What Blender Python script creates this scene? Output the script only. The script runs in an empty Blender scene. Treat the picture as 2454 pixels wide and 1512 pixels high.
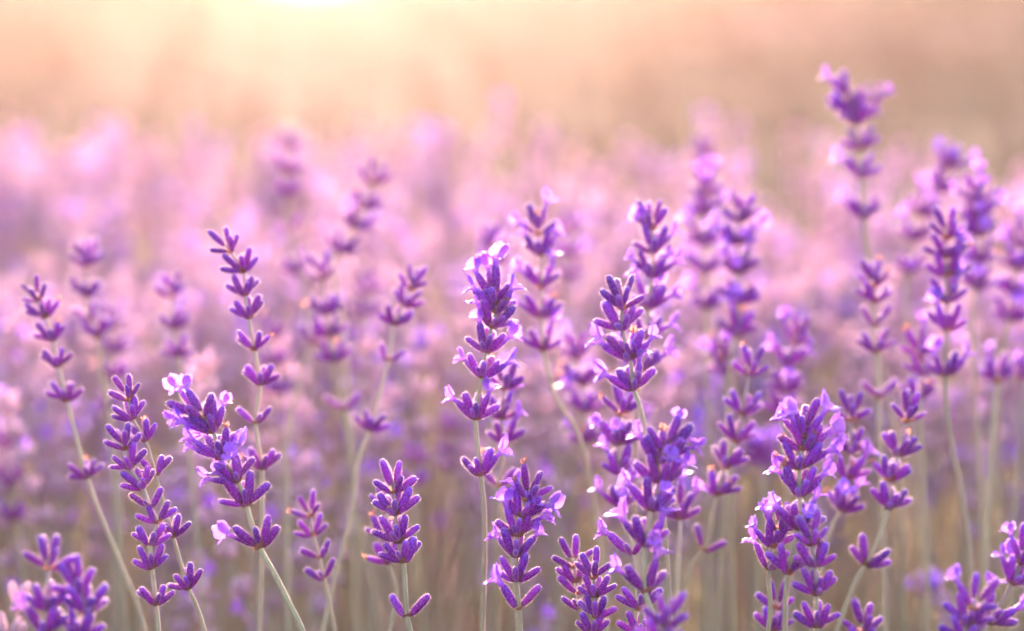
import bpy, math, random
import numpy as np
from mathutils import Vector, Matrix

S = bpy.context.scene
COL = S.collection
R = math.radians

# ------------------------------------------------------------------ camera
PW, PH = 2453.0, 1512.0            # picture coordinates used for laying the plants out
CAM = Vector((0.0, 0.0, 0.55))
LENS, SENS = 100.0, 36.0
FPX = PW * LENS / SENS
HORIZON = -40.0
PITCH = math.atan((PH / 2 - HORIZON) / FPX)
FOCUS = 0.75
cd = bpy.data.cameras.new('camera')
cam = bpy.data.objects.new('camera', cd)
COL.objects.link(cam)
cam.location = CAM
cam.rotation_euler = (math.pi / 2 - PITCH, 0, 0)
cd.lens = LENS
cd.sensor_width = SENS
cd.clip_start = 0.02
cd.clip_end = 500
cd.dof.use_dof = True
cd.dof.focus_distance = FOCUS
cd.dof.aperture_fstop = 7.0
S.camera = cam

# ------------------------------------------------------------------ sky, sun, exposure
SUN_EL, SUN_AZ = 9.0, -4.2         # degrees: above the horizon, left of the view axis
w = bpy.data.worlds.new('World')
S.world = w
w.use_nodes = True
nt = w.node_tree
bgn = nt.nodes['Background']
sky = nt.nodes.new('ShaderNodeTexSky')
sky.sky_type = 'NISHITA'
sky.sun_disc = False
sky.sun_elevation = R(SUN_EL)
sky.sun_rotation = R(SUN_AZ)
sky.air_density = 0.8
sky.dust_density = 5.0
sky.ozone_density = 0.3
nt.links.new(sky.outputs[0], bgn.inputs[0])
bgn.inputs[1].default_value = 0.15
sd = bpy.data.lights.new('sun', 'SUN')
sun = bpy.data.objects.new('sun', sd)
COL.objects.link(sun)
sd.energy = 2.6
sd.angle = R(0.5)
sd.color = (1.0, 0.74, 0.64)
sdir = Vector((math.sin(R(SUN_AZ)) * math.cos(R(SUN_EL)), math.cos(R(SUN_AZ)) * math.cos(R(SUN_EL)), math.sin(R(SUN_EL))))
sun.rotation_euler = sdir.to_track_quat('Z', 'Y').to_euler()
sun.location = sdir * 20
vs = S.view_settings
vs.view_transform = 'Standard'
vs.look = 'None'
vs.gamma = 1
vs.use_curve_mapping = False
vs.exposure = 3.1
S.render.engine = 'CYCLES'
S.cycles.transparent_max_bounces = 4
S.cycles.max_bounces = 4
S.cycles.diffuse_bounces = 3
S.cycles.glossy_bounces = 1
S.cycles.transmission_bounces = 3
S.cycles.volume_bounces = 0

# ------------------------------------------------------------------ helpers
FWD = Vector((0, math.cos(PITCH), -math.sin(PITCH)))
UP = Vector((0, math.sin(PITCH), math.cos(PITCH)))
RIGHT = Vector((1, 0, 0))


def at(x, y, d):
    return CAM + FWD * d + RIGHT * ((x - PW / 2) / FPX * d) + UP * ((PH / 2 - y) / FPX * d)


def sstep(a, b, x):
    t = min(1.0, max(0.0, (x - a) / (b - a)))
    return t * t * (3 - 2 * t)


SLOPE = 0.06


def ground_z(x, y):
    az = math.degrees(math.atan2(x, max(y, 1)))
    notch = sstep(3.2, 0.0, abs(az + 4.0))
    ridge = 0.75 + 0.7 * sstep(0.0, 8.0, az) - 0.92 * notch  # crest shaped for the glow: dips at the sun, hides the sky elsewhere
    z0 = SLOPE * (2.6 - FOCUS)
    z = SLOPE * (min(y, 2.6) - FOCUS)
    z += min(1.0, max(0.0, (y - 2.6) / 10.4)) * (CAM.z - z0 + 13.0 * math.tan(R(ridge)))
    z -= 2.0 * sstep(13.5, 22, y)
    z += 0.008 * math.sin(3.1 * x + 1.3 * y) + 0.006 * math.sin(7.3 * y - 2.2 * x)
    return z


def tag(o, label=None, cat=None, group=None, kind=None):
    if label: o['label'] = label
    if cat: o['category'] = cat
    if group: o['group'] = group
    if kind: o['kind'] = kind
    return o


# ------------------------------------------------------------------ materials
def new_mat(name):
    m = bpy.data.materials.new(name)
    m.use_nodes = True
    t = m.node_tree
    t.nodes.clear()
    out = t.nodes.new('ShaderNodeOutputMaterial')
    return m, t, out


def N(t, kind, **kw):
    n = t.nodes.new(kind)
    for k, v in kw.items():
        setattr(n, k, v)
    return n


def ramp(t, stops, fac=None):
    n = t.nodes.new('ShaderNodeValToRGB')
    e = n.color_ramp.elements
    e[0].position, e[0].color = stops[0][0], (*stops[0][1], 1)
    e[1].position, e[1].color = stops[-1][0], (*stops[-1][1], 1)
    for p, c in stops[1:-1]:
        q = e.new(p)
        q.color = (*c, 1)
    if fac is not None:
        t.links.new(fac, n.inputs[0])
    return n


def organic(name, stops, trans, trans_tint, hue=0.02, val=0.35, rough=0.6, sheen=0.0, per_object=True,
            streak=(0.75, 1.25), streak_scale=(14, 14, 2.0), gloss=0.3, use_uv=True):
    """surface coloured along attribute 't', with streaks, random tint and light passing through"""
    m, t, out = new_mat(name)
    L = t.links
    at_ = N(t, 'ShaderNodeAttribute', attribute_name='t')
    rp = ramp(t, stops, at_.outputs['Fac'])
    if per_object:
        rnd = N(t, 'ShaderNodeObjectInfo').outputs['Random']
    else:
        rnd = N(t, 'ShaderNodeAttribute', attribute_name='rnd').outputs['Fac']
    h = N(t, 'ShaderNodeMapRange')
    L.new(rnd, h.inputs[0])
    h.inputs[3].default_value, h.inputs[4].default_value = 0.5 - hue, 0.5 + hue
    v = N(t, 'ShaderNodeMapRange')
    mm = N(t, 'ShaderNodeMath', operation='FRACT')
    m7 = N(t, 'ShaderNodeMath', operation='MULTIPLY')
    L.new(rnd, m7.inputs[0]); m7.inputs[1].default_value = 7.31
    L.new(m7.outputs[0], mm.inputs[0]); L.new(mm.outputs[0], v.inputs[0])
    v.inputs[3].default_value, v.inputs[4].default_value = 1 - val, 1 + val
    tc = N(t, 'ShaderNodeTexCoord')
    mp = N(t, 'ShaderNodeMapping')
    mp.inputs['Scale'].default_value = streak_scale
    L.new(tc.outputs['Object'], mp.inputs[0])
    nz = N(t, 'ShaderNodeTexNoise')
    nz.inputs['Scale'].default_value = 1.0
    nz.inputs['Detail'].default_value = 4
    L.new(mp.outputs[0], nz.inputs[0])
    sr = N(t, 'ShaderNodeMapRange')
    L.new(nz.outputs[0], sr.inputs[0])
    sr.inputs[1].default_value, sr.inputs[2].default_value = 0.3, 0.7
    sr.inputs[3].default_value, sr.inputs[4].default_value = streak
    vm = N(t, 'ShaderNodeMath', operation='MULTIPLY')
    L.new(v.outputs[0], vm.inputs[0]); L.new(sr.outputs[0], vm.inputs[1])
    hs = N(t, 'ShaderNodeHueSaturation')
    L.new(rp.outputs[0], hs.inputs['Color']); L.new(h.outputs[0], hs.inputs['Hue']); L.new(vm.outputs[0], hs.inputs['Value'])
    p = N(t, 'ShaderNodeBsdfPrincipled')
    L.new(hs.outputs[0], p.inputs['Base Color'])
    p.inputs['Roughness'].default_value = rough
    p.inputs['Specular IOR Level'].default_value = gloss
    if sheen:
        p.inputs['Sheen Weight'].default_value = sheen
        p.inputs['Sheen Roughness'].default_value = 0.45
        p.inputs['Sheen Tint'].default_value = (0.9, 0.6, 0.95, 1)
    tr = N(t, 'ShaderNodeBsdfTranslucent')
    mx = N(t, 'ShaderNodeMix', data_type='RGBA', blend_type='MIX')
    mx.inputs[0].default_value = 0.65
    L.new(hs.outputs[0], mx.inputs[6])
    mx.inputs[7].default_value = (*trans_tint, 1)
    L.new(mx.outputs[2], tr.inputs[0])
    ms = N(t, 'ShaderNodeMixShader')
    ms.inputs[0].default_value = trans
    L.new(p.outputs[0], ms.inputs[1]); L.new(tr.outputs[0], ms.inputs[2])
    L.new(ms.outputs[0], out.inputs[0])
    return m


CALYX = [(0.0, (0.36, 0.11, 0.25)), (0.18, (0.37, 0.026, 0.40)), (0.6, (0.34, 0.022, 0.47)), (0.88, (0.32, 0.045, 0.58)), (1.0, (0.34, 0.10, 0.66))]
PETAL = [(0.0, (0.38, 0.06, 0.66)), (0.25, (0.58, 0.28, 0.84)), (0.45, (0.42, 0.12, 0.84)), (1.0, (0.42, 0.15, 0.88))]
STEMC = [(0.0, (0.36, 0.28, 0.18)), (0.7, (0.43, 0.385, 0.235)), (1.0, (0.38, 0.28, 0.30))]
STEMF = [(0.0, (0.14, 0.06, 0.075)), (0.38, (0.22, 0.13, 0.12)), (0.56, (0.46, 0.44, 0.30)), (1.0, (0.40, 0.33, 0.29))]  # woody brown feet, darkened to maroon for the shade inside the bushes
BRACT = [(0.0, (0.34, 0.17, 0.13)), (1.0, (0.30, 0.11, 0.10))]
M = {}
M['calyx'] = organic('lavender calyx', CALYX, 0.12, (0.75, 0.25, 0.75), 0.032, 0.32, 0.65, 0.14, streak=(0.55, 1.35), streak_scale=(22, 22, 3.0))
M['hair'] = organic('calyx down', [(0, (0.40, 0.14, 0.50)), (1, (0.55, 0.30, 0.62))], 0.60, (1.0, 0.90, 0.86), 0, 0.05, 0.8)
M['petal'] = organic('lavender corolla', PETAL, 0.32, (0.70, 0.36, 0.88), 0.02, 0.15, 0.5, 0.15, streak=(0.88, 1.12), streak_scale=(9, 9, 5))
M['dry'] = organic('withered corolla', [(0, (0.30, 0.10, 0.22)), (1, (0.36, 0.14, 0.12))], 0.35, (0.8, 0.4, 0.3), 0.02, 0.2, 0.7)
M['stem'] = organic('lavender stem', STEMC, 0.10, (0.8, 0.7, 0.45), 0.01, 0.18, 0.55, 0.35, streak=(0.82, 1.18), streak_scale=(2500, 2500, 60))
M['bract'] = organic('papery bract', BRACT, 0.3, (0.8, 0.4, 0.25), 0.02, 0.3, 0.75)
M['leaf'] = organic('lavender leaf', [(0, (0.14, 0.036, 0.070)), (1, (0.30, 0.22, 0.18))], 0.25, (0.55, 0.6, 0.25), 0.03, 0.35, 0.6, 0.2, per_object=False, streak_scale=(60, 60, 20))  # woody brown with bush-interior shade put into the colour, maroon towards the base
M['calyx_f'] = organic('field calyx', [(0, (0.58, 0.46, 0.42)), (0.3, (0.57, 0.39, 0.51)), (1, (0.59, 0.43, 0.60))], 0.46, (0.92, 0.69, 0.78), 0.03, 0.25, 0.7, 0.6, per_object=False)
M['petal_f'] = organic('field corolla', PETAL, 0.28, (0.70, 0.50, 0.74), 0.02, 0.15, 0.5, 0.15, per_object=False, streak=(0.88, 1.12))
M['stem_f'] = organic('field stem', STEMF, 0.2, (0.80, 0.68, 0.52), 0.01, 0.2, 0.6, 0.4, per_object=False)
M['grass'] = organic('dry grass', [(0, (0.036, 0.030, 0.034)), (1, (0.062, 0.055, 0.050))], 0.18, (0.24, 0.17, 0.16), 0.03, 0.3, 0.6, 0.2, per_object=False, streak_scale=(3, 3, 3))


def ground_mat():
    m, t, out = new_mat('soil and dry turf')
    L = t.links
    g = N(t, 'ShaderNodeNewGeometry')
    n1 = N(t, 'ShaderNodeTexNoise'); n1.inputs['Scale'].default_value = 1.1; n1.inputs['Detail'].default_value = 6
    n2 = N(t, 'ShaderNodeTexNoise'); n2.inputs['Scale'].default_value = 60; n2.inputs['Detail'].default_value = 8
    L.new(g.outputs['Position'], n1.inputs[0]); L.new(g.outputs['Position'], n2.inputs[0])
    soil = ramp(t, [(0.3, (0.070, 0.018, 0.034)), (0.7, (0.16, 0.055, 0.075))], n2.outputs[0])
    turf = ramp(t, [(0.35, (0.028, 0.022, 0.030)), (0.5, (0.040, 0.038, 0.036)), (0.68, (0.048, 0.031, 0.043))], n1.outputs[0])
    sx = N(t, 'ShaderNodeSeparateXYZ'); L.new(g.outputs['Position'], sx.inputs[0])
    mr = N(t, 'ShaderNodeMapRange'); mr.interpolation_type = 'SMOOTHSTEP'
    L.new(sx.outputs[1], mr.inputs[0]); mr.inputs[1].default_value, mr.inputs[2].default_value = 2.2, 4.0
    mx = N(t, 'ShaderNodeMix', data_type='RGBA')
    L.new(mr.outputs[0], mx.inputs[0]); L.new(soil.outputs[0], mx.inputs[6]); L.new(turf.outputs[0], mx.inputs[7])
    p = N(t, 'ShaderNodeBsdfPrincipled'); p.inputs['Roughness'].default_value = 0.95
    p.inputs['Specular IOR Level'].default_value = 0.1
    L.new(mx.outputs[2], p.inputs['Base Color'])
    b = N(t, 'ShaderNodeBump'); b.inputs['Strength'].default_value = 0.7; b.inputs['Distance'].default_value = 0.02
    L.new(n2.outputs[0], b.inputs['Height']); L.new(b.outputs[0], p.inputs['Normal'])
    L.new(p.outputs[0], out.inputs[0])
    return m


# ------------------------------------------------------------------ mesh templates: v (n,3), f (m,3), m (m,), t (n,)
class T:
    def __init__(s, v, f, m, t):
        s.v = np.asarray(v, np.float32).reshape(-1, 3)
        s.f = np.asarray(f, np.int32).reshape(-1, 3)
        s.m = np.asarray(m, np.int32).reshape(-1)
        s.t = np.asarray(t, np.float32).reshape(-1)


def join(parts, mats4=None, rnds=None):
    vs_, fs, ms, ts, rs, o = [], [], [], [], [], 0
    for i, p in enumerate(parts):
        v = p.v
        if mats4 is not None:
            A = np.array(mats4[i], np.float32)
            v = v @ A[:3, :3].T + A[:3, 3]
        vs_.append(v); fs.append(p.f + o); ms.append(p.m); ts.append(p.t)
        rs.append(np.full(len(v), rnds[i] if rnds is not None else 0.5, np.float32))
        o += len(v)
    q = T(np.concatenate(vs_), np.concatenate(fs), np.concatenate(ms), np.concatenate(ts))
    q.r = np.concatenate(rs)
    return q


def to_mesh(name, q, mats, smooth=True):
    me = bpy.data.meshes.new(name)
    nv, nf = len(q.v), len(q.f)
    me.vertices.add(nv); me.loops.add(nf * 3); me.polygons.add(nf)
    me.vertices.foreach_set('co', q.v.ravel())
    me.loops.foreach_set('vertex_index', q.f.ravel())
    me.polygons.foreach_set('loop_start', np.arange(0, nf * 3, 3, dtype=np.int32))
    me.polygons.foreach_set('material_index', q.m)
    me.polygons.foreach_set('use_smooth', np.full(nf, smooth))
    a = me.attributes.new('t', 'FLOAT', 'POINT'); a.data.foreach_set('value', q.t)
    if hasattr(q, 'r'):
        a = me.attributes.new('rnd', 'FLOAT', 'POINT'); a.data.foreach_set('value', q.r)
    for k in mats: me.materials.append(M[k])
    me.update(calc_edges=True)
    return me


def lathe_tpl(prof, nr, rib=0.0, nrib=8, bend=0.0, mi=0):
    """prof: (z, r, t) rows; closed at both ends"""
    v, f, t = [], [], []
    for (z, r, tt) in prof:
        for j in range(nr):
            a = 2 * math.pi * j / nr
            rr = r * (1 + rib * math.cos(nrib * a))
            v.append((rr * math.cos(a) + bend * z * z, rr * math.sin(a), z)); t.append(tt)
    n = len(prof)
    for i in range(n - 1):
        for j in range(nr):
            a, b = i * nr + j, i * nr + (j + 1) % nr
            c, d = a + nr, b + nr
            f += [(a, b, d), (a, d, c)]
    v.append((0, 0, prof[0][0])); t.append(prof[0][2]); c0 = len(v) - 1
    zt = prof[-1][0]; v.append((bend * zt * zt, 0, zt + prof[-1][1] * 0.4)); t.append(1.0); c1 = len(v) - 1
    for j in range(nr):
        f.append((c0, (j + 1) % nr, j)); f.append((c1, (n - 1) * nr + j, (n - 1) * nr + (j + 1) % nr))
    return T(v, f, [mi] * len(f), t)


def calyx_tpl(seed, nr=16, hairs=640, fat=0.165):
    rg = random.Random(seed)
    rs = [(0, .42), (.06, .62), (.16, .80), (.32, .96), (.5, 1.0), (.68, .98), (.82, .90), (.92, .76), (.97, .58), (1.0, .34)]
    if nr < 10: rs = [rs[0], rs[2], rs[4], rs[7], rs[9]]
    bend = rg.uniform(-.09, .09)
    ph = rg.uniform(0.94, 1.06)
    prof = [(z, fat * r * (1 + rg.uniform(-.03, .03)), z) for z, r in rs]
    q = lathe_tpl(prof, nr, 0.035 if nr >= 12 else 0, 8, bend)
    if hairs:
        v, f, t = [], [], []
        for i in range(hairs):
            z = rg.uniform(.03, 1.0); a = rg.uniform(0, 2 * math.pi)
            r = np.interp(z, [p[0] for p in prof], [p[1] for p in prof])
            n = Vector((math.cos(a), math.sin(a), rg.uniform(-.1, .5) + (1.5 * max(0, z - .9) * 10 * .3)))
            n.normalize()
            n = (n + Vector((rg.gauss(0, .3), rg.gauss(0, .3), rg.gauss(0, .3)))).normalized()
            p = Vector((r * math.cos(a) + bend * z * z, r * math.sin(a), z)) - n * .01
            s = Vector((-math.sin(a), math.cos(a), rg.uniform(-.5, .5))).normalized() * .010
            l = rg.uniform(.05, .12)
            k = len(v)
            v += [p - s, p + s, p + n * l]; t += [0, 0, 1]
            f.append((k, k + 1, k + 2))
        h = T([tuple(x) for x in v], f, [1] * len(f), t)
        q = join([q, h])
        del q.r
    return q


def lobe(rg, az, length, half, a0, a1, rim, zr, nu=6, nv=5, cup=0.12, notch=0.0, mi=0):
    """one petal: leaves the tube rim at azimuth az, its slope turning from a0 to a1 (radians off the tube axis)"""
    v, f, t = [], [], []
    out = Vector((math.cos(az), math.sin(az), 0)); side = Vector((-math.sin(az), math.cos(az), 0))
    p = out * rim * 0.8 + Vector((0, 0, zr)); n_ = nu - 1
    ru = [rg.uniform(-1, 1) for _ in range(nv)]
    for i in range(nu):
        u = i / n_
        a = a0 + (a1 - a0) * u
        d = out * math.sin(a) + Vector((0, 0, math.cos(a)))
        nn = out * math.cos(a) - Vector((0, 0, math.sin(a)))
        wd = half * (0.42 + 0.58 * math.sin(math.pi * min(1, u * 0.62 + 0.12))) * (1 - max(0, u - .62) ** 2 * 4.4)
        for j in range(nv):
            s = 2 * j / (nv - 1) - 1
            ruf = 0.035 * ru[j] * u * u + 0.02 * math.sin(5 * s + 6 * u + ru[0] * 3) * u
            back = -abs(s) ** 2 * 0.10 * u * length + (notch * (1 - abs(s)) * -1 if i == n_ else 0)
            q = p + side * (s * wd) + nn * (-cup * half * (1 - s * s) * (1 - .4 * u) + ruf) + d * back
            v.append(tuple(q)); t.append(0.2 + 0.8 * u)
        p = p + d * (length / n_)
    for i in range(nu - 1):
        for j in range(nv - 1):
            a = i * nv + j
            f += [(a, a + 1, a + nv + 1), (a, a + nv + 1, a + nv)]
    return T(v, f, [mi] * len(f), t)


def corolla_tpl(seed, lod=0, size=1.0):
    """two-lipped corolla along +Z in calyx lengths: tube, two upright upper lobes (+Y), three spreading lower lobes (-Y)"""
    rg = random.Random(seed)
    nr = 10 if lod == 0 else 6
    tl = rg.uniform(.26, .40)
    rim = .15 * size
    prof = [(0, .085, 0), (tl * .5, .10, .06), (tl * .85, .125, .14), (tl, rim, .2)]
    v, f, t = [], [], []
    for z, r, tt in prof:
        for j in range(nr):
            a = 2 * math.pi * j / nr
            v.append((r * math.cos(a), r * math.sin(a), z)); t.append(tt)
    for i in range(3):
        for j in range(nr):
            a, b = i * nr + j, i * nr + (j + 1) % nr
            f += [(a, b, b + nr), (a, b + nr, a + nr)]
    parts = [T(v, f, [0] * len(f), t)]
    nu, nv = (7, 5) if lod == 0 else (4, 3)
    H = math.pi / 2
    for sg in (-1, 1):
        parts.append(lobe(rg, H + sg * rg.uniform(.36, .52), rg.uniform(.44, .54) * size, rg.uniform(.22, .28) * size,
                          rg.uniform(.1, .3), rg.uniform(.5, 1.15), rim, tl - .02, nu, nv, .25))
    for sg in (-1, 0, 1):
        parts.append(lobe(rg, -H + sg * rg.uniform(.85, 1.1), rg.uniform(.32, .40) * size, rg.uniform(.14, .18) * size,
                          rg.uniform(.5, .8), rg.uniform(1.5, 2.1), rim, tl - .02, nu, nv, .15))
    q = join(parts); del q.r
    return q


def dry_tpl(seed):
    rg = random.Random(seed)
    parts = [lobe(rg, rg.uniform(0, 6.3), rg.uniform(.2, .34), .08, .1, rg.uniform(.6, 1.4), .08, 0, 5, 4, .4) for _ in range(4)]
    q = join(parts); del q.r
    return q


def bract_tpl(seed, lod=0):
    """broad papery bract with a drawn-out tip, leaving the node along +Z-ish and hugging the whorl; lies towards +X"""
    rg = random.Random(seed)
    v, f, t = [], [], []
    nu, nv = 6, 5
    for i in range(nu):
        u = i / (nu - 1)
        wd = .30 * (math.sin(math.pi * min(1, .25 + u * .8)) ** .8) * (1 - u) ** .45 + .012
        x = .06 + .38 * u; z = -.10 + .15 * u + .22 * u * u - .3 * max(0, u - .7)
        for j in range(nv):
            s = 2 * j / (nv - 1) - 1
            v.append((x - .22 * s * s * (1 - u * .7) + rg.uniform(-.012, .012), s * wd, z + .08 * s * s + rg.uniform(-.015, .015))); t.append(u)
    for i in range(nu - 1):
        for j in range(nv - 1):
            a = i * nv + j
            f += [(a, a + 1, a + nv + 1), (a, a + nv + 1, a + nv)]
    return T(v, f, [0] * len(f), t)


def spline(pts, per=6):
    """centripetal Catmull-Rom, so unevenly spaced points give no kinks"""
    n = len(pts)
    P = [pts[0] * 2 - pts[1]] + list(pts) + [pts[-1] * 2 - pts[-2]]
    out = []
    for i in range(1, n):
        p0, p1, p2, p3 = P[i - 1], P[i], P[i + 1], P[i + 2]
        t0 = 0.0
        t1 = t0 + max(1e-5, (p1 - p0).length) ** .5
        t2 = t1 + max(1e-5, (p2 - p1).length) ** .5
        t3 = t2 + max(1e-5, (p3 - p2).length) ** .5
        for k in range(per):
            t = t1 + (t2 - t1) * k / per
            a1 = p0 * ((t1 - t) / (t1 - t0)) + p1 * ((t - t0) / (t1 - t0))
            a2 = p1 * ((t2 - t) / (t2 - t1)) + p2 * ((t - t1) / (t2 - t1))
            a3 = p2 * ((t3 - t) / (t3 - t2)) + p3 * ((t - t2) / (t3 - t2))
            b1 = a1 * ((t2 - t) / (t2 - t0)) + a2 * ((t - t0) / (t2 - t0))
            b2 = a2 * ((t3 - t) / (t3 - t1)) + a3 * ((t - t1) / (t3 - t1))
            out.append(b1 * ((t2 - t) / (t2 - t1)) + b2 * ((t - t1) / (t2 - t1)))
    out.append(pts[-1])
    return out


def tube_tpl(pts, r0, r1, nr=8, square=0.10, hairs=0, seed=0, mi=0, hair_mi=1, twist=0.3):
    v, f, t = [], [], []
    n = len(pts)
    rg = random.Random(seed)
    ref = Vector((1, 0.2, 0))
    frames = []
    for i, p in enumerate(pts):
        d = (pts[min(i + 1, n - 1)] - pts[max(i - 1, 0)])
        d = d.normalized() if d.length > 1e-9 else Vector((0, 0, 1))
        e1 = (ref - d * ref.dot(d)).normalized(); e2 = d.cross(e1)
        r = r0 + (r1 - r0) * i / (n - 1)
        frames.append((p, e1, e2, r))
        for j in range(nr):
            a = 2 * math.pi * j / nr + twist * i / n
            rr = r * (1 + square * math.cos(4 * (a - twist * i / n)))
            v.append(tuple(p + e1 * (rr * math.cos(a)) + e2 * (rr * math.sin(a)))); t.append(i / (n - 1))
    for i in range(n - 1):
        for j in range(nr):
            a, b = i * nr + j, i * nr + (j + 1) % nr
            f += [(a, b, b + nr), (a, b + nr, a + nr)]
    ms = [mi] * len(f)
    for _ in range(hairs):
        i = rg.randrange(n // 3, n - 1); p, e1, e2, r = frames[i]; q = frames[i + 1][0]
        a = rg.uniform(0, 6.283); nn = e1 * math.cos(a) + e2 * math.sin(a)
        b = p.lerp(q, rg.random()) + nn * r * .95
        dz = Vector((rg.gauss(0, .4), rg.gauss(0, .4), rg.gauss(0, .4)))
        s = (q - p).normalized() * 0.00004
        k = len(v); l = rg.uniform(.00015, .00032)
        v += [tuple(b - s), tuple(b + s), tuple(b + (nn + dz).normalized() * l)]; t += [0, 0, 1]
        f.append((k, k + 1, k + 2)); ms.append(hair_mi)
    return T(v, f, ms, t)


# ------------------------------------------------------------------ whorl layout shared by near and far plants
BUD = 0.0065


def frame(axis, up):
    """matrix whose Z is axis and whose Y leans to up"""
    z = axis.normalized()
    y = up - z * up.dot(z)
    if y.length < 1e-4: y = Vector((0, 1, 0)) - z * z.y
    y.normalize()
    x = y.cross(z)
    return Matrix((x, y, z)).transposed()


def whorl_layout(rg, node, axis, n, size, top=False, th0=None, flowers=''):
    """buds of one whorl: list of (matrix, bud length, flower?) ; two opposite clusters fanning out and up"""
    axis = axis.normalized()
    e1 = (Vector((1, 0, 0)) - axis * axis.x).normalized()
    e2 = axis.cross(e1)
    if th0 is None: th0 = rg.uniform(-25, 25)
    res = []
    if n <= 3:
        slots = [(0, rg.uniform(32, 46), 1.05), (180, rg.uniform(32, 46), 1.05), (rg.choice((-70, 250)), 50, .7)][:n]
    elif top:
        slots = [(15, 16, 1.05), (195, 22, 1.05), (-5, 52, .95), (185, 54, .95), (-75, 30, .85), (110, 24, .95), (255, 48, .7), (60, 40, .8)][:n]
    else:
        base = [(-15, 27, 1.12), (195, 27, 1.12), (8, 57, 1.0), (172, 58, 1.0), (-78, 40, .80), (70, 26, 1.05), (258, 62, .62), (110, 34, 1.0),
                (-8, 66, .92), (188, 68, .92), (-60, 56, .7)]
        slots = base[:n]
    for az, tilt, sc in slots:
        a = R(az + th0 + rg.uniform(-12, 12)); ti = R(max(4, tilt + rg.uniform(-9, 9)))
        out = e1 * math.cos(a) + e2 * math.sin(a)
        d = out * math.sin(ti) + axis * math.cos(ti)
        l = BUD * size * sc * rg.uniform(.88, 1.1)
        p = node + out * (0.0009 * size) + axis * (rg.uniform(-.0004, .0010) * size + (0.0022 * size if top and tilt < 28 else 0))
        res.append([p, d, l, False, math.degrees(a) % 360])
    want = {'r': 0, 'b': 90, 'l': 180, 'f': 270}
    for c in flowers:
        free = [q for q in res if not q[3]]
        if not free: break
        w_ = want[c] + rg.uniform(-25, 25)
        q = min(free, key=lambda q: abs((q[4] - w_ + 180) % 360 - 180))
        q[3] = True
        q[1] = (q[1] * .8 + axis * .2).normalized()
    return res


# ------------------------------------------------------------------ setting: ground
def grid_ground():
    xs = np.concatenate([np.linspace(-15, -6, 40)[:-1], np.linspace(-6, 6, 90), np.linspace(6, 15, 40)[1:]])
    ys = np.concatenate([np.linspace(-2.5, 8, 80)[:-1], np.linspace(8, 22, 80)])
    v = [(x, y, ground_z(x, y)) for y in ys for x in xs]
    nx, ny = len(xs), len(ys)
    f = []
    for j in range(ny - 1):
        for i in range(nx - 1):
            a = j * nx + i
            f += [(a, a + 1, a + nx + 1), (a, a + nx + 1, a + nx)]
    return T(v, f, [0] * len(f), [0] * len(v))


M['ground'] = ground_mat()
g = bpy.data.objects.new('ground', to_mesh('ground', grid_ground(), ['ground']))
COL.objects.link(g)
tag(g, 'reddish soil rising to a dry turf slope behind the lavender', kind='structure')

# ------------------------------------------------------------------ shared pieces of the near plants
ME = {}
ME['calyx'] = [to_mesh('calyx', calyx_tpl(10 + i, fat=(.138, .146, .158, .15)[i]), ['calyx', 'hair']) for i in range(4)]
ME['corolla'] = [to_mesh('corolla', corolla_tpl(30 + i, 0, (1.14, 1.26, 1.06, 1.18, 1.3)[i]), ['petal']) for i in range(5)]
ME['dry'] = [to_mesh('withered_corolla', dry_tpl(50 + i), ['dry']) for i in range(2)]
ME['bract'] = [to_mesh('bract', bract_tpl(60 + i), ['bract']) for i in range(3)]


def child(name, me, parent, mat):
    o = bpy.data.objects.new(name, me)
    COL.objects.link(o)
    o.parent = parent
    o.matrix_local = mat
    return o


def stem_to_ground(pts, rg):
    """carry the last point on down to the soil, straightening as it goes"""
    p, d = pts[-1].copy(), (pts[-1] - pts[-2]).normalized()
    if d.z > -.3: d = Vector((d.x * .5, d.y * .5, -.8)).normalized()
    out = list(pts)
    steps = 5
    for i in range(steps):
        gz = ground_z(p.x, p.y)
        h = (p.z - gz) / (steps - i)
        d = Vector((d.x * .72 + rg.uniform(-.02, .02), d.y * .72 + rg.uniform(-.02, .02), d.z)).normalized()
        p = p + d * (h / max(.2, -d.z))
        out.append(p.copy())
    out[-1].z = ground_z(out[-1].x, out[-1].y) - .002
    return out


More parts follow.
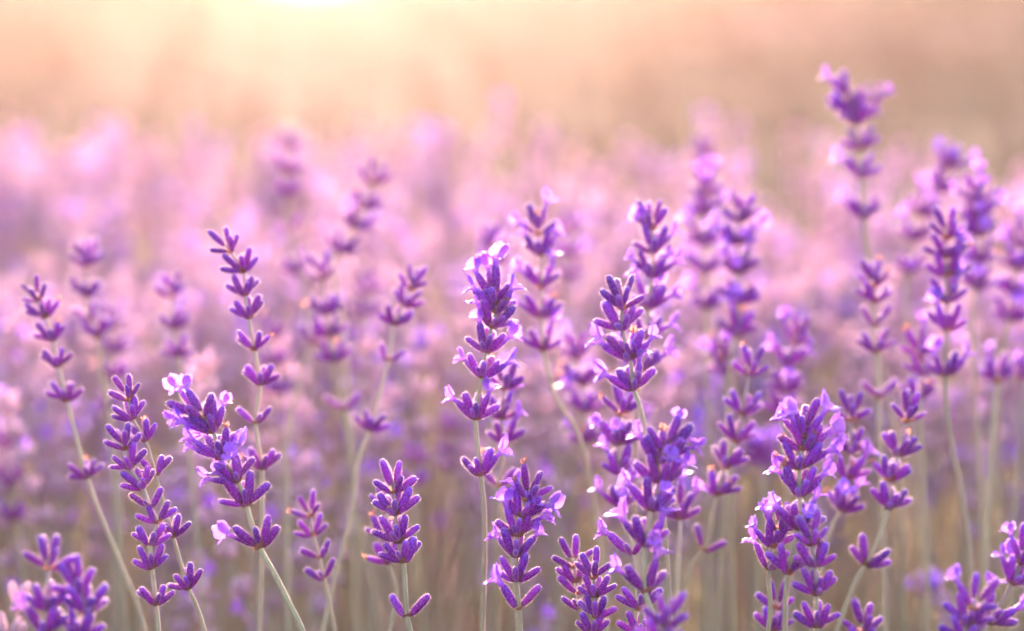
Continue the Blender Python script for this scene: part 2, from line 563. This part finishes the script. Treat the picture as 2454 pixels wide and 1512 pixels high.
def hero(label, k, size, whorls, tail, seed=None, group=None):
    """one lavender spike. whorls: (x, y, buds, flowers) from the tip down in picture units; tail: stem below them"""
    rg = random.Random(seed if seed is not None else label)
    d = FOCUS * k
    drop = 20.0 / k * size
    nodes = [at(x, y + drop + (18 / k if i == 0 and fl else 0), d) for i, (x, y, n, fl) in enumerate(whorls)]
    pts = list(nodes) + [at(x, y, d) for x, y in tail]
    if len(pts) < 2: pts.append(pts[-1] + Vector((0, 0, -.03)))
    full = stem_to_ground(pts, rg)
    base = full[-1].copy()
    root = bpy.data.objects.new('lavender_spike', None)
    root.empty_display_size = .02
    COL.objects.link(root)
    root.location = base
    tag(root, label, 'lavender', group or 'lavender spikes standing in front')
    smooth = spline(full, 6)[::-1]
    tip = (nodes[0] - nodes[1]).normalized() if len(nodes) > 1 else Vector((0, 0, 1))
    smooth.append(nodes[0] + tip * .0025 * size)
    tpl = tube_tpl([p - base for p in smooth], .00085 * size, .0005 * size, 8, .10, 500 if abs(k - 1) < .13 else 0, seed=rg.randrange(9999))
    child('stem', to_mesh('stem', tpl, ['stem', 'hair']), root, Matrix.Identity(4))
    for i, (x, y, n, fl) in enumerate(whorls):
        n = n if n <= 6 or k > 1.15 else max(6, round(n * .85))
        a = pts[max(i - 1, 0)] - pts[min(i + 1, len(pts) - 1)]
        axis = a.normalized() if a.length > 1e-6 else Vector((0, 0, 1))
        lay = whorl_layout(rg, nodes[i], axis, n, size, top=(i == 0 and n > 3), flowers=fl)
        for p, dd, l, flower, az in lay:
            m3 = frame(dd, Vector((0, 0, 1)))
            mat = Matrix.Translation(p - base) @ m3.to_4x4() @ Matrix.Rotation(0, 4, 'Z') @ Matrix.Diagonal((l * rg.uniform(.9, 1.12), l * rg.uniform(.9, 1.12), l, 1))
            c = child('calyx', rg.choice(ME['calyx']), root, mat)
            if flower:
                lm = Matrix.Translation((0, 0, .93)) @ Matrix.Rotation(R(rg.uniform(-14, 14)), 4, 'X') @ Matrix.Rotation(R(rg.uniform(-60, 60)), 4, 'Z')
                child('corolla', rg.choice(ME['corolla']), c, lm @ Matrix.Scale(rg.uniform(.92, 1.12), 4))
            elif rg.random() < .06 and n > 3:
                child('withered_corolla', rg.choice(ME['dry']), c, Matrix.Translation((0, 0, .95)))
        e1 = (Vector((1, 0, 0)) - axis * axis.x).normalized(); e2 = axis.cross(e1)
        for b in range(2):
            aa = R(rg.uniform(-40, 40) + 180 * b - 60)
            x_ = e1 * math.cos(aa) + e2 * math.sin(aa)
            m3 = Matrix((x_, axis.cross(x_), axis)).transposed()
            s = BUD * size * rg.uniform(.75, 1.05) * (1 if n > 3 else .7)
            child('bract', rg.choice(ME['bract']), root, Matrix.Translation(nodes[i] - base) @ m3.to_4x4() @ Matrix.Scale(s, 4))
    return root


# ------------------------------------------------------------------ the spikes one can pick out, from left to right
HEROES = [
 # sharp or nearly sharp
 ('slender budded spike at the far left, leaning left on a long slanting stem', 1.10, .82, [(92, 705, 5, ''), (108, 745, 6, ''), (127, 800, 7, ''), (140, 862, 5, ''), (160, 945, 6, ''), (209, 1128, 6, '')], [(240, 1230), (285, 1340), (330, 1450), (348, 1512)]),
 ('budded spike whose arched stem bends right, behind the leaning twin at lower left', 1.02, .80, [(308, 942, 5, ''), (318, 988, 6, ''), (348, 1040, 6, ''), (372, 1122, 4, ''), (415, 1270, 6, ''), (452, 1395, 6, '')], [(468, 1445), (490, 1512)]),
 ('budded spike of many small whorls curving upright, front one of the lower left pair', .98, .80, [(300, 1060, 6, ''), (312, 1105, 6, ''), (342, 1152, 8, ''), (360, 1200, 3, ''), (376, 1235, 4, ''), (360, 1288, 5, ''), (364, 1345, 5, ''), (374, 1432, 5, '')], [(380, 1512)]),
 ('tall thin budded spike with dark stem, highest sharp spike on the left', 1.06, .84, [(553, 587, 5, ''), (583, 636, 6, ''), (586, 692, 7, ''), (596, 745, 7, ''), (610, 822, 4, ''), (623, 905, 7, ''), (612, 998, 3, ''), (628, 1108, 5, '')], [(628, 1200), (628, 1300), (622, 1512)]),
 ('leaning spike with glowing pink open flowers at its head, left of centre', .98, 1.02, [(487, 965, 6, 'lrb'), (510, 1012, 7, 'lr'), (530, 1075, 10, 'lll'), (570, 1132, 9, 'rrl'), (590, 1190, 7, 'l'), (622, 1290, 5, 'l')], [(655, 1370), (690, 1440), (725, 1512)]),
 ('tiny sparse budded spike on a thin stem left of the compact sharp spike', 1.07, .78, [(743, 1222, 4, ''), (750, 1268, 4, ''), (765, 1322, 3, ''), (776, 1372, 3, '')], [(785, 1420), (802, 1512)]),
 ('compact sharp all-bud spike standing alone at bottom centre-left', 1.0, 1.0, [(943, 1158, 7, ''), (947, 1212, 10, ''), (955, 1278, 10, ''), (966, 1325, 8, ''), (975, 1456, 2, '')], [(983, 1512)]),
 ('blurred twin of the compact sharp spike, half hidden just behind it', 1.07, .95, [(925, 1205, 6, ''), (925, 1275, 6, ''), (930, 1330, 6, '')], [(950, 1420), (935, 1512)]),
 ('tall upright spike with pale pink flowers at its head, centre of the picture', 1.03, .98, [(1185, 690, 6, 'lrb'), (1188, 728, 6, 'lr'), (1178, 765, 8, 'l'), (1163, 822, 10, 'lr'), (1155, 885, 10, 'rl'), (1140, 985, 9, 'lr'), (1152, 1118, 9, 'r')], [(1160, 1230), (1160, 1350), (1155, 1512)]),
 ('soft half-hidden spike behind the lower right of the central flowering spike', 1.09, .92, [(1208, 915, 5, ''), (1200, 985, 6, 'r'), (1208, 1045, 5, 'r'), (1194, 1148, 2, '')], [(1200, 1230), (1225, 1350), (1240, 1512)]),
 ('short flowering spike at bottom centre with violet flowers on both sides', 1.0, .98, [(1260, 1180, 6, ''), (1250, 1215, 7, 'lr'), (1240, 1262, 8, 'lrr'), (1237, 1312, 8, 'lr'), (1237, 1370, 7, ''), (1243, 1440, 2, 'l')], [(1246, 1512)]),
 ('slightly soft spike with pale flowers and a bent stem, right of the central spike', 1.13, .98, [(1290, 528, 6, 'lr'), (1293, 592, 7, 'lr'), (1296, 672, 7, 'lr'), (1297, 742, 7, 'l'), (1302, 822, 5, 'lr')], [(1310, 880), (1335, 960), (1375, 1020), (1398, 1080), (1420, 1200), (1440, 1350), (1450, 1512)]),
 ('soft budded spike of four dark whorls between the bent-stemmed and the two-whorled spikes', 1.19, .95, [(1384, 842, 8, ''), (1393, 905, 8, ''), (1402, 972, 8, 'l'), (1400, 1045, 7, 'l')], [(1412, 1142), (1429, 1242), (1450, 1400), (1455, 1512)]),
 ('small budded spike leaning left at the bottom, behind its upright neighbour', 1.03, .88, [(1375, 1340, 4, ''), (1380, 1375, 4, ''), (1385, 1405, 3, ''), (1390, 1440, 3, '')], [(1400, 1480), (1410, 1512)]),
 ('small upright budded spike cut by the bottom edge, right of its leaning neighbour', 1.0, .82, [(1422, 1368, 5, ''), (1426, 1412, 7, ''), (1427, 1462, 7, ''), (1420, 1500, 5, '')], [(1428, 1540)]),
 ('sharp spike with dense bud head over two flowering whorls, before the tall violet spike', .97, 1.0, [(1490, 718, 8, ''), (1490, 768, 10, ''), (1509, 838, 10, 'lrb'), (1518, 912, 10, 'lr')], [(1532, 970), (1546, 1035), (1565, 1110), (1590, 1250), (1600, 1400), (1605, 1512)]),
 ('soft violet spike packed with flowers, rising behind the bud-headed sharp spike', 1.1, 1.0, [(1562, 530, 6, ''), (1566, 585, 8, 'lr'), (1560, 645, 9, 'lrr'), (1555, 720, 9, 'lrb'), (1545, 790, 8, 'r'), (1535, 870, 7, 'r')], [(1525, 1000), (1520, 1200), (1530, 1512)]),
 ('soft flowering spike behind the left side of the large sharp flowering spike', 1.08, .98, [(1487, 975, 6, ''), (1480, 1045, 9, 'lf'), (1484, 1115, 9, 'lr'), (1490, 1195, 9, 'lfr')], [(1500, 1250), (1518, 1340), (1522, 1440), (1525, 1512)]),
 ('large sharp spike with many open violet flowers, right of centre', .95, 1.04, [(1592, 1045, 6, 'rb'), (1578, 1085, 8, 'lr'), (1580, 1135, 7, 'fr'), (1560, 1200, 10, 'lr'), (1545, 1285, 9, 'lfr'), (1545, 1395, 4, 'lr')], [(1555, 1450), (1578, 1512)]),
 ('thin stem with one flowering side whorl left of the large sharp flowering spike', 1.0, .95, [(1512, 1290, 3, 'l'), (1536, 1440, 7, ''), (1535, 1500, 8, '')], [(1540, 1545)]),
 ('single soft pink-flowered whorl on a bare stem, right of the large sharp spike', 1.09, .95, [(1626, 1195, 4, 'lrb'), (1628, 1225, 5, '')], [(1625, 1341), (1620, 1430), (1615, 1512)]),
 ('soft budded spike slanting right above a long slanting stem with a low bud pair', 1.1, .95, [(1795, 880, 7, ''), (1777, 975, 7, ''), (1762, 1040, 7, ''), (1737, 1102, 7, ''), (1718, 1168, 7, ''), (1685, 1300, 2, '')], [(1658, 1350), (1638, 1420), (1620, 1512)]),
 ('sharp flowering spike with tall pale petals on its head, right of the large sharp spike', .97, 1.02, [(1924, 1008, 6, 'lr'), (1924, 1055, 7, 'lr'), (1916, 1100, 8, 'r'), (1916, 1165, 10, 'lr'), (1912, 1245, 10, 'flr'), (1888, 1352, 5, '')], [(1882, 1430), (1880, 1512)]),
 ('small sharp spike with left-hanging flowers tucked left of the pale-headed spike', .98, .92, [(1864, 1236, 5, 'l'), (1850, 1290, 6, 'llr'), (1842, 1345, 3, 'l')], [(1842, 1400), (1845, 1450), (1840, 1512)]),
 ('neat budded spike directly below the pale-headed spike, four open whorls', .96, .92, [(1945, 1285, 6, ''), (1952, 1335, 6, ''), (1956, 1405, 8, ''), (1956, 1482, 6, '')], [(1957, 1540)]),
 ('soft dark spike with a few violet flowers, right of the pale-headed spike', 1.1, .95, [(2039, 990, 7, ''), (2036, 1065, 8, 'l'), (2030, 1130, 6, 'lr'), (2016, 1205, 8, 'rf')], [(1998, 1250), (1980, 1300), (1960, 1400), (1945, 1512)]),
 ('soft budded spike on a thick stem slanting down left, lower right', 1.08, 1.0, [(2170, 990, 8, ''), (2152, 1070, 9, ''), (2133, 1132, 9, ''), (2128, 1200, 9, ''), (2075, 1335, 4, '')], [(2056, 1380), (2006, 1508)]),
 ('short budded spike tip at the bottom edge, right of the neat budded spike', .94, .9, [(2066, 1500, 6, ''), (2064, 1540, 7, '')], [(2064, 1580)]),
 ('small soft bud cluster at the bottom edge left of the pale-headed stem', 1.06, .9, [(1858, 1440, 4, ''), (1850, 1495, 6, '')], [(1850, 1540)]),
 ('flowering spike leaning in from the lower right corner', .95, 1.0, [(2446, 1310, 7, 'lr'), (2425, 1375, 9, 'llr'), (2365, 1470, 5, 'lr')], [(2340, 1512), (2310, 1560)]),
 ('faint small budded spike just right of the tall thin dark-stemmed spike', 1.34, .9, [(652, 800, 5, ''), (655, 862, 6, ''), (660, 930, 5, '')], [(664, 1020), (672, 1200), (680, 1512)]),
 ('faint lilac spike between the stacked-whorl spike and the right-leaning thin one', 1.42, .95, [(882, 690, 5, ''), (880, 745, 6, ''), (876, 805, 6, ''), (872, 880, 4, '')], [(872, 980), (890, 1250), (900, 1512)]),
 ('faint pinkish spike just right of the pale-flowered bent-stemmed spike', 1.4, .95, [(1366, 545, 5, ''), (1362, 598, 6, ''), (1360, 655, 6, '')], [(1362, 780), (1370, 1100), (1380, 1512)]),
 ('faint dark-stemmed spike low at the far left edge', 1.3, .95, [(12, 1060, 6, ''), (22, 1150, 6, ''), (34, 1230, 5, 'l')], [(50, 1330), (70, 1512)]),
 # in front of the plane of focus
 ('blurred near bud head at the left, topmost of the lower left corner group', .91, .95, [(116, 1342, 7, ''), (112, 1438, 8, ''), (108, 1500, 8, 'l')], [(108, 1560)]),
 ('blurred near bud spike in the lower left corner, right one of its group', .91, .95, [(190, 1400, 6, ''), (205, 1450, 8, ''), (190, 1505, 9, 'l')], [(190, 1570)]),
 ('large blurred bud head at the bottom edge in front of the large sharp spike', .89, .88, [(1592, 1478, 8, ''), (1580, 1520, 9, '')], [(1580, 1580)]),
 ('blurred near bud cluster at the bottom right, left of the corner flowering spike', .92, .92, [(2330, 1420, 4, 'l'), (2315, 1475, 8, ''), (2310, 1510, 8, '')], [(2310, 1570)]),
 # behind, softer
 ('washed-out spike with a tufted head, second from the left edge', 1.22, .96, [(207, 622, 8, ''), (208, 695, 7, ''), (216, 752, 2, ''), (236, 792, 7, '')], [(240, 880), (255, 960), (275, 1100), (290, 1300), (300, 1512)]),
 ('faint spike close behind the right side of the tufted washed-out spike', 1.32, .95, [(270, 770, 8, ''), (272, 830, 6, ''), (265, 890, 5, ''), (262, 965, 6, '')], [(270, 1100), (280, 1300), (285, 1512)]),
 ('faint three-whorled spike with a straight pale stem, left of the tall thin spike', 1.22, .9, [(413, 698, 6, ''), (416, 773, 6, ''), (429, 838, 6, '')], [(436, 960), (455, 1100), (478, 1350), (490, 1512)]),
 ('very faint tall spike in the sun glow, highest on the left half', 1.38, .98, [(690, 345, 5, ''), (690, 400, 5, ''), (688, 455, 6, ''), (692, 540, 2, ''), (714, 640, 7, '')], [(735, 740), (742, 820), (760, 1000), (765, 1300), (765, 1512)]),
 ('faint single whorl on a stem curving down left, below the glow-lit tall spike', 1.22, .98, [(748, 806, 6, '')], [(735, 845), (705, 960), (688, 1060), (690, 1200), (690, 1512)]),
 ('faint spike with zigzag whorls leaning right below the glow, right of the faintest tall one', 1.28, 1.0, [(890, 425, 5, ''), (870, 485, 6, ''), (848, 532, 6, ''), (812, 588, 8, '')], [(800, 640), (815, 760), (830, 900), (840, 1050), (850, 1300), (855, 1512)]),
 ('soft spike of stacked small whorls left of the right-leaning thin one', 1.21, .98, [(774, 652, 5, ''), (783, 737, 7, ''), (791, 790, 6, ''), (802, 850, 7, ''), (822, 965, 3, '')], [(838, 1080), (850, 1200), (880, 1350), (905, 1512)]),
 ('soft thin spike leaning right over a curved stem, left of the central spike', 1.13, .86, [(983, 677, 6, ''), (967, 715, 5, ''), (945, 762, 7, ''), (930, 848, 2, ''), (885, 1015, 5, '')], [(860, 1100), (845, 1210), (825, 1300), (790, 1440), (775, 1512)]),
 ('soft small-headed spike peeping over the central flowering spike', 1.26, 1.0, [(1179, 580, 7, ''), (1181, 622, 5, ''), (1180, 700, 5, '')], [(1175, 850), (1180, 1100), (1190, 1512)]),
 ('faint low spike left of the central stem, above the short flowering spike', 1.42, .9, [(1078, 1022, 6, ''), (1086, 1075, 4, ''), (1088, 1112, 4, '')], [(1110, 1240), (1150, 1400), (1165, 1512)]),
 ('faint low spike right of the compact sharp spike', 1.3, .85, [(992, 1100, 4, ''), (992, 1152, 5, '')], [(1000, 1250), (1010, 1400), (1015, 1512)]),
 ('soft tall spike with a pale flower tuft, left of its darker violet neighbour', 1.28, 1.02, [(1690, 440, 8, 'lrf'), (1690, 495, 8, 'r'), (1682, 570, 9, 'l'), (1690, 640, 9, 'lr'), (1692, 722, 10, 'lr')], [(1690, 800), (1695, 1000), (1700, 1512)]),
 ('faint bud tip above the pale flower tuft', 1.5, 1.0, [(1690, 362, 6, ''), (1690, 395, 5, '')], [(1692, 480), (1700, 900), (1705, 1512)]),
 ('soft dark violet spike with glowing flowers, right of the pale-tufted spike', 1.2, 1.08, [(1775, 512, 7, ''), (1768, 568, 9, 'lrf'), (1770, 635, 9, 'frl'), (1768, 708, 9, 'f'), (1765, 785, 9, 'l')], [(1752, 850), (1745, 950), (1740, 1100), (1720, 1512)]),
 ('soft pinkish bud cluster below left of the dark violet spike', 1.22, 1.0, [(1732, 830, 6, 'lf'), (1738, 880, 7, 'l')], [(1745, 980), (1750, 1200), (1755, 1512)]),
 ('soft dark blue-violet spike between the pale-headed spike and the field', 1.2, 1.0, [(1902, 790, 8, 'l'), (1885, 858, 8, 'lr'), (1880, 920, 8, 'f'), (1876, 972, 7, 'f')], [(1880, 1100), (1890, 1300), (1895, 1512)]),
 ('blurred pink flower head low between the large sharp and pale-headed spikes', 1.32, 1.1, [(1825, 1065, 7, 'lrf'), (1828, 1100, 7, 'lr')], [(1825, 1250), (1815, 1512)]),
 ('tallest blurred spike of all, rising high above the field at upper right', 1.24, 1.06, [(2034, 212, 6, 'l'), (2042, 245, 7, ''), (2052, 280, 8, 'l'), (2062, 340, 6, ''), (2061, 408, 9, 'l'), (2070, 505, 8, 'l')], [(2073, 565), (2085, 680), (2110, 850), (2150, 1100), (2165, 1512)]),
 ('blurred short flower head touching the right side of the tallest spike', 1.27, .85, [(2084, 222, 5, 'r'), (2074, 268, 5, '')], [(2074, 420), (2080, 600), (2100, 900), (2120, 1512)]),
 ('blurred flower-tipped spike bending left at the upper right', 1.32, 1.05, [(2268, 372, 8, 'lrf'), (2246, 440, 7, 'l'), (2205, 498, 8, 'lf'), (2188, 560, 8, 'l'), (2175, 640, 8, 'f')], [(2172, 720), (2180, 900), (2200, 1200), (2210, 1512)]),
 ('blurred blue-violet spike at upper right with a flower ring on top', 1.24, 1.02, [(2340, 455, 8, 'lrf'), (2346, 512, 8, 'fr'), (2346, 548, 8, 'f'), (2344, 612, 7, ''), (2338, 677, 8, 'fl')], [(2330, 760), (2335, 950), (2350, 1200), (2360, 1512)]),
 ('soft budded spike of evenly spaced whorls in front of the blue-violet one at right', 1.13, 1.05, [(2268, 552, 6, ''), (2268, 597, 8, ''), (2268, 642, 4, 'r'), (2268, 704, 8, 'r'), (2268, 773, 5, 'l'), (2266, 880, 6, 'lr')], [(2266, 950), (2282, 1075), (2302, 1175), (2318, 1291), (2335, 1512)]),
 ('soft thin budded spike with a straight stem, below the tallest blurred spike', 1.15, .95, [(2094, 668, 6, ''), (2096, 707, 7, ''), (2097, 763, 3, ''), (2099, 827, 7, ''), (2106, 938, 3, '')], [(2106, 1000), (2110, 1150), (2120, 1512)]),
 ('soft short spike with a pink flower beside the evenly whorled right spike', 1.17, 1.0, [(2204, 825, 7, 'r'), (2209, 880, 7, 'r'), (2203, 936, 7, '')], [(2205, 1000), (2215, 1200), (2225, 1512)]),
 ('blurred violet spike cut by the right edge', 1.26, 1.05, [(2445, 560, 8, 'l'), (2432, 625, 8, 'lf'), (2424, 690, 9, 'f'), (2418, 752, 9, 'fr')], [(2405, 820), (2390, 1000), (2390, 1512)]),
 ('soft sparse pair of flowering buds low beside the right edge', 1.2, 1.05, [(2386, 882, 4, 'lr'), (2386, 900, 2, '')], [(2380, 1000), (2365, 1250), (2360, 1512)]),
 ('faint bud whorl touching the right edge below the cut violet spike', 1.22, 1.05, [(2448, 890, 7, '')], [(2444, 1000), (2430, 1250), (2420, 1512)]),
]
for h_ in HEROES:
    hero(*h_)

# ------------------------------------------------------------------ the field behind: lighter plants with whorls as parts
CX = [calyx_tpl(200 + i, 7, 0, .19) for i in range(3)]
CO = [corolla_tpl(230 + i, 1, 1.15) for i in range(3)]
for q in CO: q.m = q.m + 1
CXL = [calyx_tpl(300 + i, 4, 0, .21) for i in range(2)]


def whorl_mesh(seed, n, nf, top, lod=0):
    rg = random.Random(seed)
    lay = whorl_layout(rg, Vector((0, 0, 0)), Vector((0, 0, 1)), n, 1.0, top, rg.uniform(0, 360), ''.join(rg.choice('lrfb') for _ in range(nf)))
    ps, ms, rs = [], [], []
    for p, d, l, fl, az in lay:
        m4 = Matrix.Translation(p) @ frame(d, Vector((0, 0, 1))).to_4x4() @ Matrix.Scale(l, 4)
        ps.append(rg.choice(CX if lod == 0 else CXL)); ms.append(m4); rs.append(rg.random())
        if fl:
            ps.append(rg.choice(CO)); ms.append(m4 @ Matrix.Translation((0, 0, .92))); rs.append(rg.random())
    return join(ps, ms, rs)


def proto(seed, lod=0):
    """one field plant, foot at the origin, 0.42 m tall: stem and (height, whorl) list"""
    rg = random.Random(seed)
    H_ = .42
    b = Vector((rg.uniform(-.06, .06), rg.uniform(-.06, .06), 0))
    pts = [Vector((b.x * (u ** 2), b.y * (u ** 2), H_ * u)) for u in (0, .2, .4, .6, .75, .9, 1.0)]
    nw = rg.randint(4, 6) if not lod else rg.randint(3, 5)
    hs = [0.0]
    gap = rg.uniform(.0062, .0085) * (1 if not lod else .85)
    for i in range(1, nw): hs.append(hs[-1] + gap * (1 + .22 * i) * rg.uniform(.8, 1.25))
    ws = []
    for i, h in enumerate(hs):
        u = (H_ - h) / H_
        nf = rg.choice((0, 0, 0, 1, 2)) if i < nw - 1 else rg.choice((0, 0, 1))
        ws.append((Vector((b.x * u * u, b.y * u * u, H_ - h)), whorl_mesh(seed * 31 + i, rg.choice((7, 8, 9)) if i < nw - 1 else rg.choice((3, 6, 8)), nf, i == 0, lod)))
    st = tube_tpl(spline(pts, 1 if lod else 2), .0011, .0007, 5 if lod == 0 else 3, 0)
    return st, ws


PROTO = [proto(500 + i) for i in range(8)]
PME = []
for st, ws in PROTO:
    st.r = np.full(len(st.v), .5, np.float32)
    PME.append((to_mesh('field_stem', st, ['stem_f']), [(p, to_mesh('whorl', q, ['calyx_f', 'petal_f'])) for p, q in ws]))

rgf = random.Random(77)


def canopy(x, y):
    """height of the flower tops over the field: rounded bushes side by side"""
    return .352 + .040 * density(x, y) + .006 * math.sin(11 * x + 7 * y)


def density(x, y):
    """1 inside the bushes, less in the gaps between them"""
    a = math.sin(11 * x + 1.6 * math.sin(4.7 * y) + 4.4) * math.sin(13 * y + .4 + 1.4 * math.sin(5.1 * x))
    return .03 + .97 * sstep(-.38, .10, a)


def in_frame(x, y, m=0.0):
    return abs(x) < y * (PW / 2 / FPX) * (1 + m) + m * .1


spots = []
FAR_Y = 2.1
for i in range(30000):
    y = rgf.uniform(.60, FAR_Y); x = rgf.uniform(-1, 1) * (.45 + .22 * y)
    if rgf.random() > density(x, y): continue
    if y > 1.6 and rgf.random() < .9 * sstep(1.6, 2.05, y): continue
    inf = in_frame(x, y, .12)
    if y < .96 and abs(x) < .26: continue
    if y < 1.15 and inf and rgf.random() < .35: continue
    if y < 1.4 and inf and rgf.random() < .3: continue
    if not inf and rgf.random() < .55: continue
    if y > 1.45 and rgf.random() < .85 * sstep(.06, .15, x / y) * sstep(1.4, 1.8, y): continue
    hgt = canopy(x, y) + rgf.gauss(0, .007) - .07 * rgf.random() ** 2 - .03 * sstep(1.6, 2.1, y)
    if any((x - a) ** 2 + (y - b) ** 2 < .014 ** 2 for a, b, c in spots[-80:]): continue
    spots.append((x, y, hgt))
    if len(spots) >= 2600: break
vis = sorted([s for s in spots if in_frame(s[0], s[1])], key=lambda s: s[1])
near = vis[:236]
nearset = set(near)
rest = [s for s in spots if s not in nearset]

ZONES = [('washed-out lavender spike in the blurred mass behind, on the left under the sun glow', 'blurred field spikes left'),
         ('blurred lilac lavender spike in the soft mass behind the central sharp spikes', 'blurred field spikes centre'),
         ('blurred violet lavender spike in the soft crowded mass behind, on the right', 'blurred field spikes right')]


def field_matrix(x, y, h, rg):
    return (Matrix.Translation((x, y, ground_z(x, y) - .003)) @ Matrix.Rotation(rg.gauss(0, .10), 4, 'X') @ Matrix.Rotation(rg.gauss(0, .17), 4, 'Y')
            @ Matrix.Rotation(rg.uniform(0, 6.283), 4, 'Z') @ Matrix.Diagonal((1, 1, 1, 1)))


for (x, y, h) in near:
    st, ws = rgf.choice(PME)
    root = bpy.data.objects.new('lavender_spike', None)
    root.empty_display_size = .02
    COL.objects.link(root)
    root.matrix_world = field_matrix(x, y, h, rgf) @ Matrix.Scale(h / .42, 4)
    px = PW / 2 + x / y * FPX
    z_ = 0 if px < 880 else (1 if px < 1650 else 2)
    tag(root, ZONES[z_][0], 'lavender', ZONES[z_][1])
    child('stem', st, root, Matrix.Identity(4))
    for p, me in ws:
        child('whorl', me, root, Matrix.Translation(p) @ Matrix.Scale(rgf.uniform(.9, 1.2), 4))

# everything farther in the same bushes: too many and too blurred to count
PL = [proto(700 + i, 1) for i in range(10)]
PJ = []
for st, ws in PL:
    st.m = st.m + 2
    st.r = np.full(len(st.v), .5, np.float32)
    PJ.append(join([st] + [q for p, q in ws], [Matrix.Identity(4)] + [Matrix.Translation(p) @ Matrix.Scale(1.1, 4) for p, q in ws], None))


def mass(name, label, places, scale=1.0):
    ps, ms, rs = [], [], []
    for (x, y, h) in places:
        ps.append(rgf.choice(PJ)); ms.append(field_matrix(x, y, h, rgf) @ Matrix.Scale(h / .42 * scale, 4)); rs.append(rgf.random())
    q = join(ps, ms, rs)
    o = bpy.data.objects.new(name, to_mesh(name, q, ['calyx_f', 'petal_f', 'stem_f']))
    COL.objects.link(o)
    tag(o, label, 'lavender', kind='stuff')
    return o


mass('lavender_field', 'blurred lilac mass of lavender bushes filling the middle distance', rest)

# a farther row on the slope, upper right, and a thin one behind the gap
far = []
for i in range(420):
    x = rgf.uniform(.35, 1.15); y = 6.2 + .2 * x + rgf.gauss(0, .12)
    far.append((x, y, (.06 if x < .5 else .085) + .012 * math.sin(4 * x) + rgf.gauss(0, .006)))
mass('lavender_row', 'faint lilac lavender row on the slope at the upper right', far)
far = []
for i in range(520):
    x = rgf.uniform(-2.0, 2.2); y = 3.3 - .1 * x + rgf.gauss(0, .16)
    if math.sin(2.2 * x + 1.0) > .55: continue
    far.append((x, y, .19 + .02 * math.sin(5 * x) + rgf.gauss(0, .012)))
mass('lavender_row', 'low pinkish lavender row behind the bushes, before the dry slope', far)


# ------------------------------------------------------------------ leaves at the foot of the bushes, grass on the slope
def blades(name, label, cat, n, place, mat, seg=3):
    rg = random.Random(name)
    vs_, fs, ts, rs = [], [], [], []
    for i in range(n):
        x, y, z, l, wd, tilt = place(rg)
        a = rg.uniform(0, 6.283); d = Vector((math.cos(a), math.sin(a), 0)); s = Vector((-math.sin(a), math.cos(a), 0)) * wd
        p = Vector((x, y, z)); k = len(vs_); ang = tilt * .4; rn = rg.random()
        for j in range(seg + 1):
            u = j / seg
            ww = s * (1 - u ** 2 * .95) * (.6 + .4 * math.sin(math.pi * (u * .8 + .1)))
            vs_ += [tuple(p - ww), tuple(p + ww)]; ts += [u, u]; rs += [rn, rn]
            p = p + (d * math.sin(ang) + Vector((0, 0, math.cos(ang)))) * (l / seg); ang += tilt * .6 / seg * 2
        for j in range(seg):
            q = k + 2 * j
            fs += [(q, q + 1, q + 3), (q, q + 3, q + 2)]
    q = T(vs_, fs, [0] * len(fs), ts); q.r = np.asarray(rs, np.float32)
    o = bpy.data.objects.new(name, to_mesh(name, q, [mat]))
    COL.objects.link(o)
    tag(o, label, cat, kind='stuff')


def leaf_place(rg):
    while True:
        x, y = rg.uniform(-1.0, 1.0), rg.uniform(.62, 2.5)
        if rg.random() < density(x, y): break
    zt = .22 * (.45 + .55 * density(x, y))
    return x, y, ground_z(x, y) + rg.uniform(0, 1) ** .6 * zt, rg.uniform(.025, .05), rg.uniform(.0012, .0022), rg.uniform(.1, .9)


def grass_place(rg):
    y = 2.6 + 10.5 * rg.random() ** 1.0; x = rg.uniform(-1, 1) * (.9 + y * .26)
    return x, y, ground_z(x, y) - .01, rg.uniform(.05, .16), rg.uniform(.0015, .003), rg.uniform(.1, .9)


blades('lavender_leaves', 'narrow maroon-brown leaves, bush shade painted in, at the foot of the bushes', 'leaves', 17000, leaf_place, 'leaf')
blades('dry_grass', 'dry tan grass on the slope behind the lavender', 'grass', 26000, grass_place, 'grass')

# ------------------------------------------------------------------ evening haze
hz = T([(x, y, z) for z in (-3.2, 1.25) for y in (-3, 22.5) for x in (-15.5, 15.5)],
       [(0, 2, 1), (1, 2, 3), (4, 5, 6), (5, 7, 6), (0, 1, 4), (1, 5, 4), (2, 6, 3), (3, 6, 7), (0, 4, 2), (2, 4, 6), (1, 3, 5), (3, 7, 5)], [0] * 12, [0] * 8)
m, t, out = new_mat('evening haze')
pv = N(t, 'ShaderNodeVolumePrincipled')
pv.inputs['Color'].default_value = (1.0, 0.62, 0.52, 1)
pv.inputs['Density'].default_value = 0.0017
pv.inputs['Anisotropy'].default_value = 0.92
t.links.new(pv.outputs[0], out.inputs['Volume'])
pv.inputs['Density Attribute'].default_value = ''
m.cycles.homogeneous_volume = True
M['haze'] = m
o = bpy.data.objects.new('haze', to_mesh('haze', hz, ['haze'], False))
COL.objects.link(o)
tag(o, 'warm evening haze lit by the low sun', 'haze', kind='stuff')
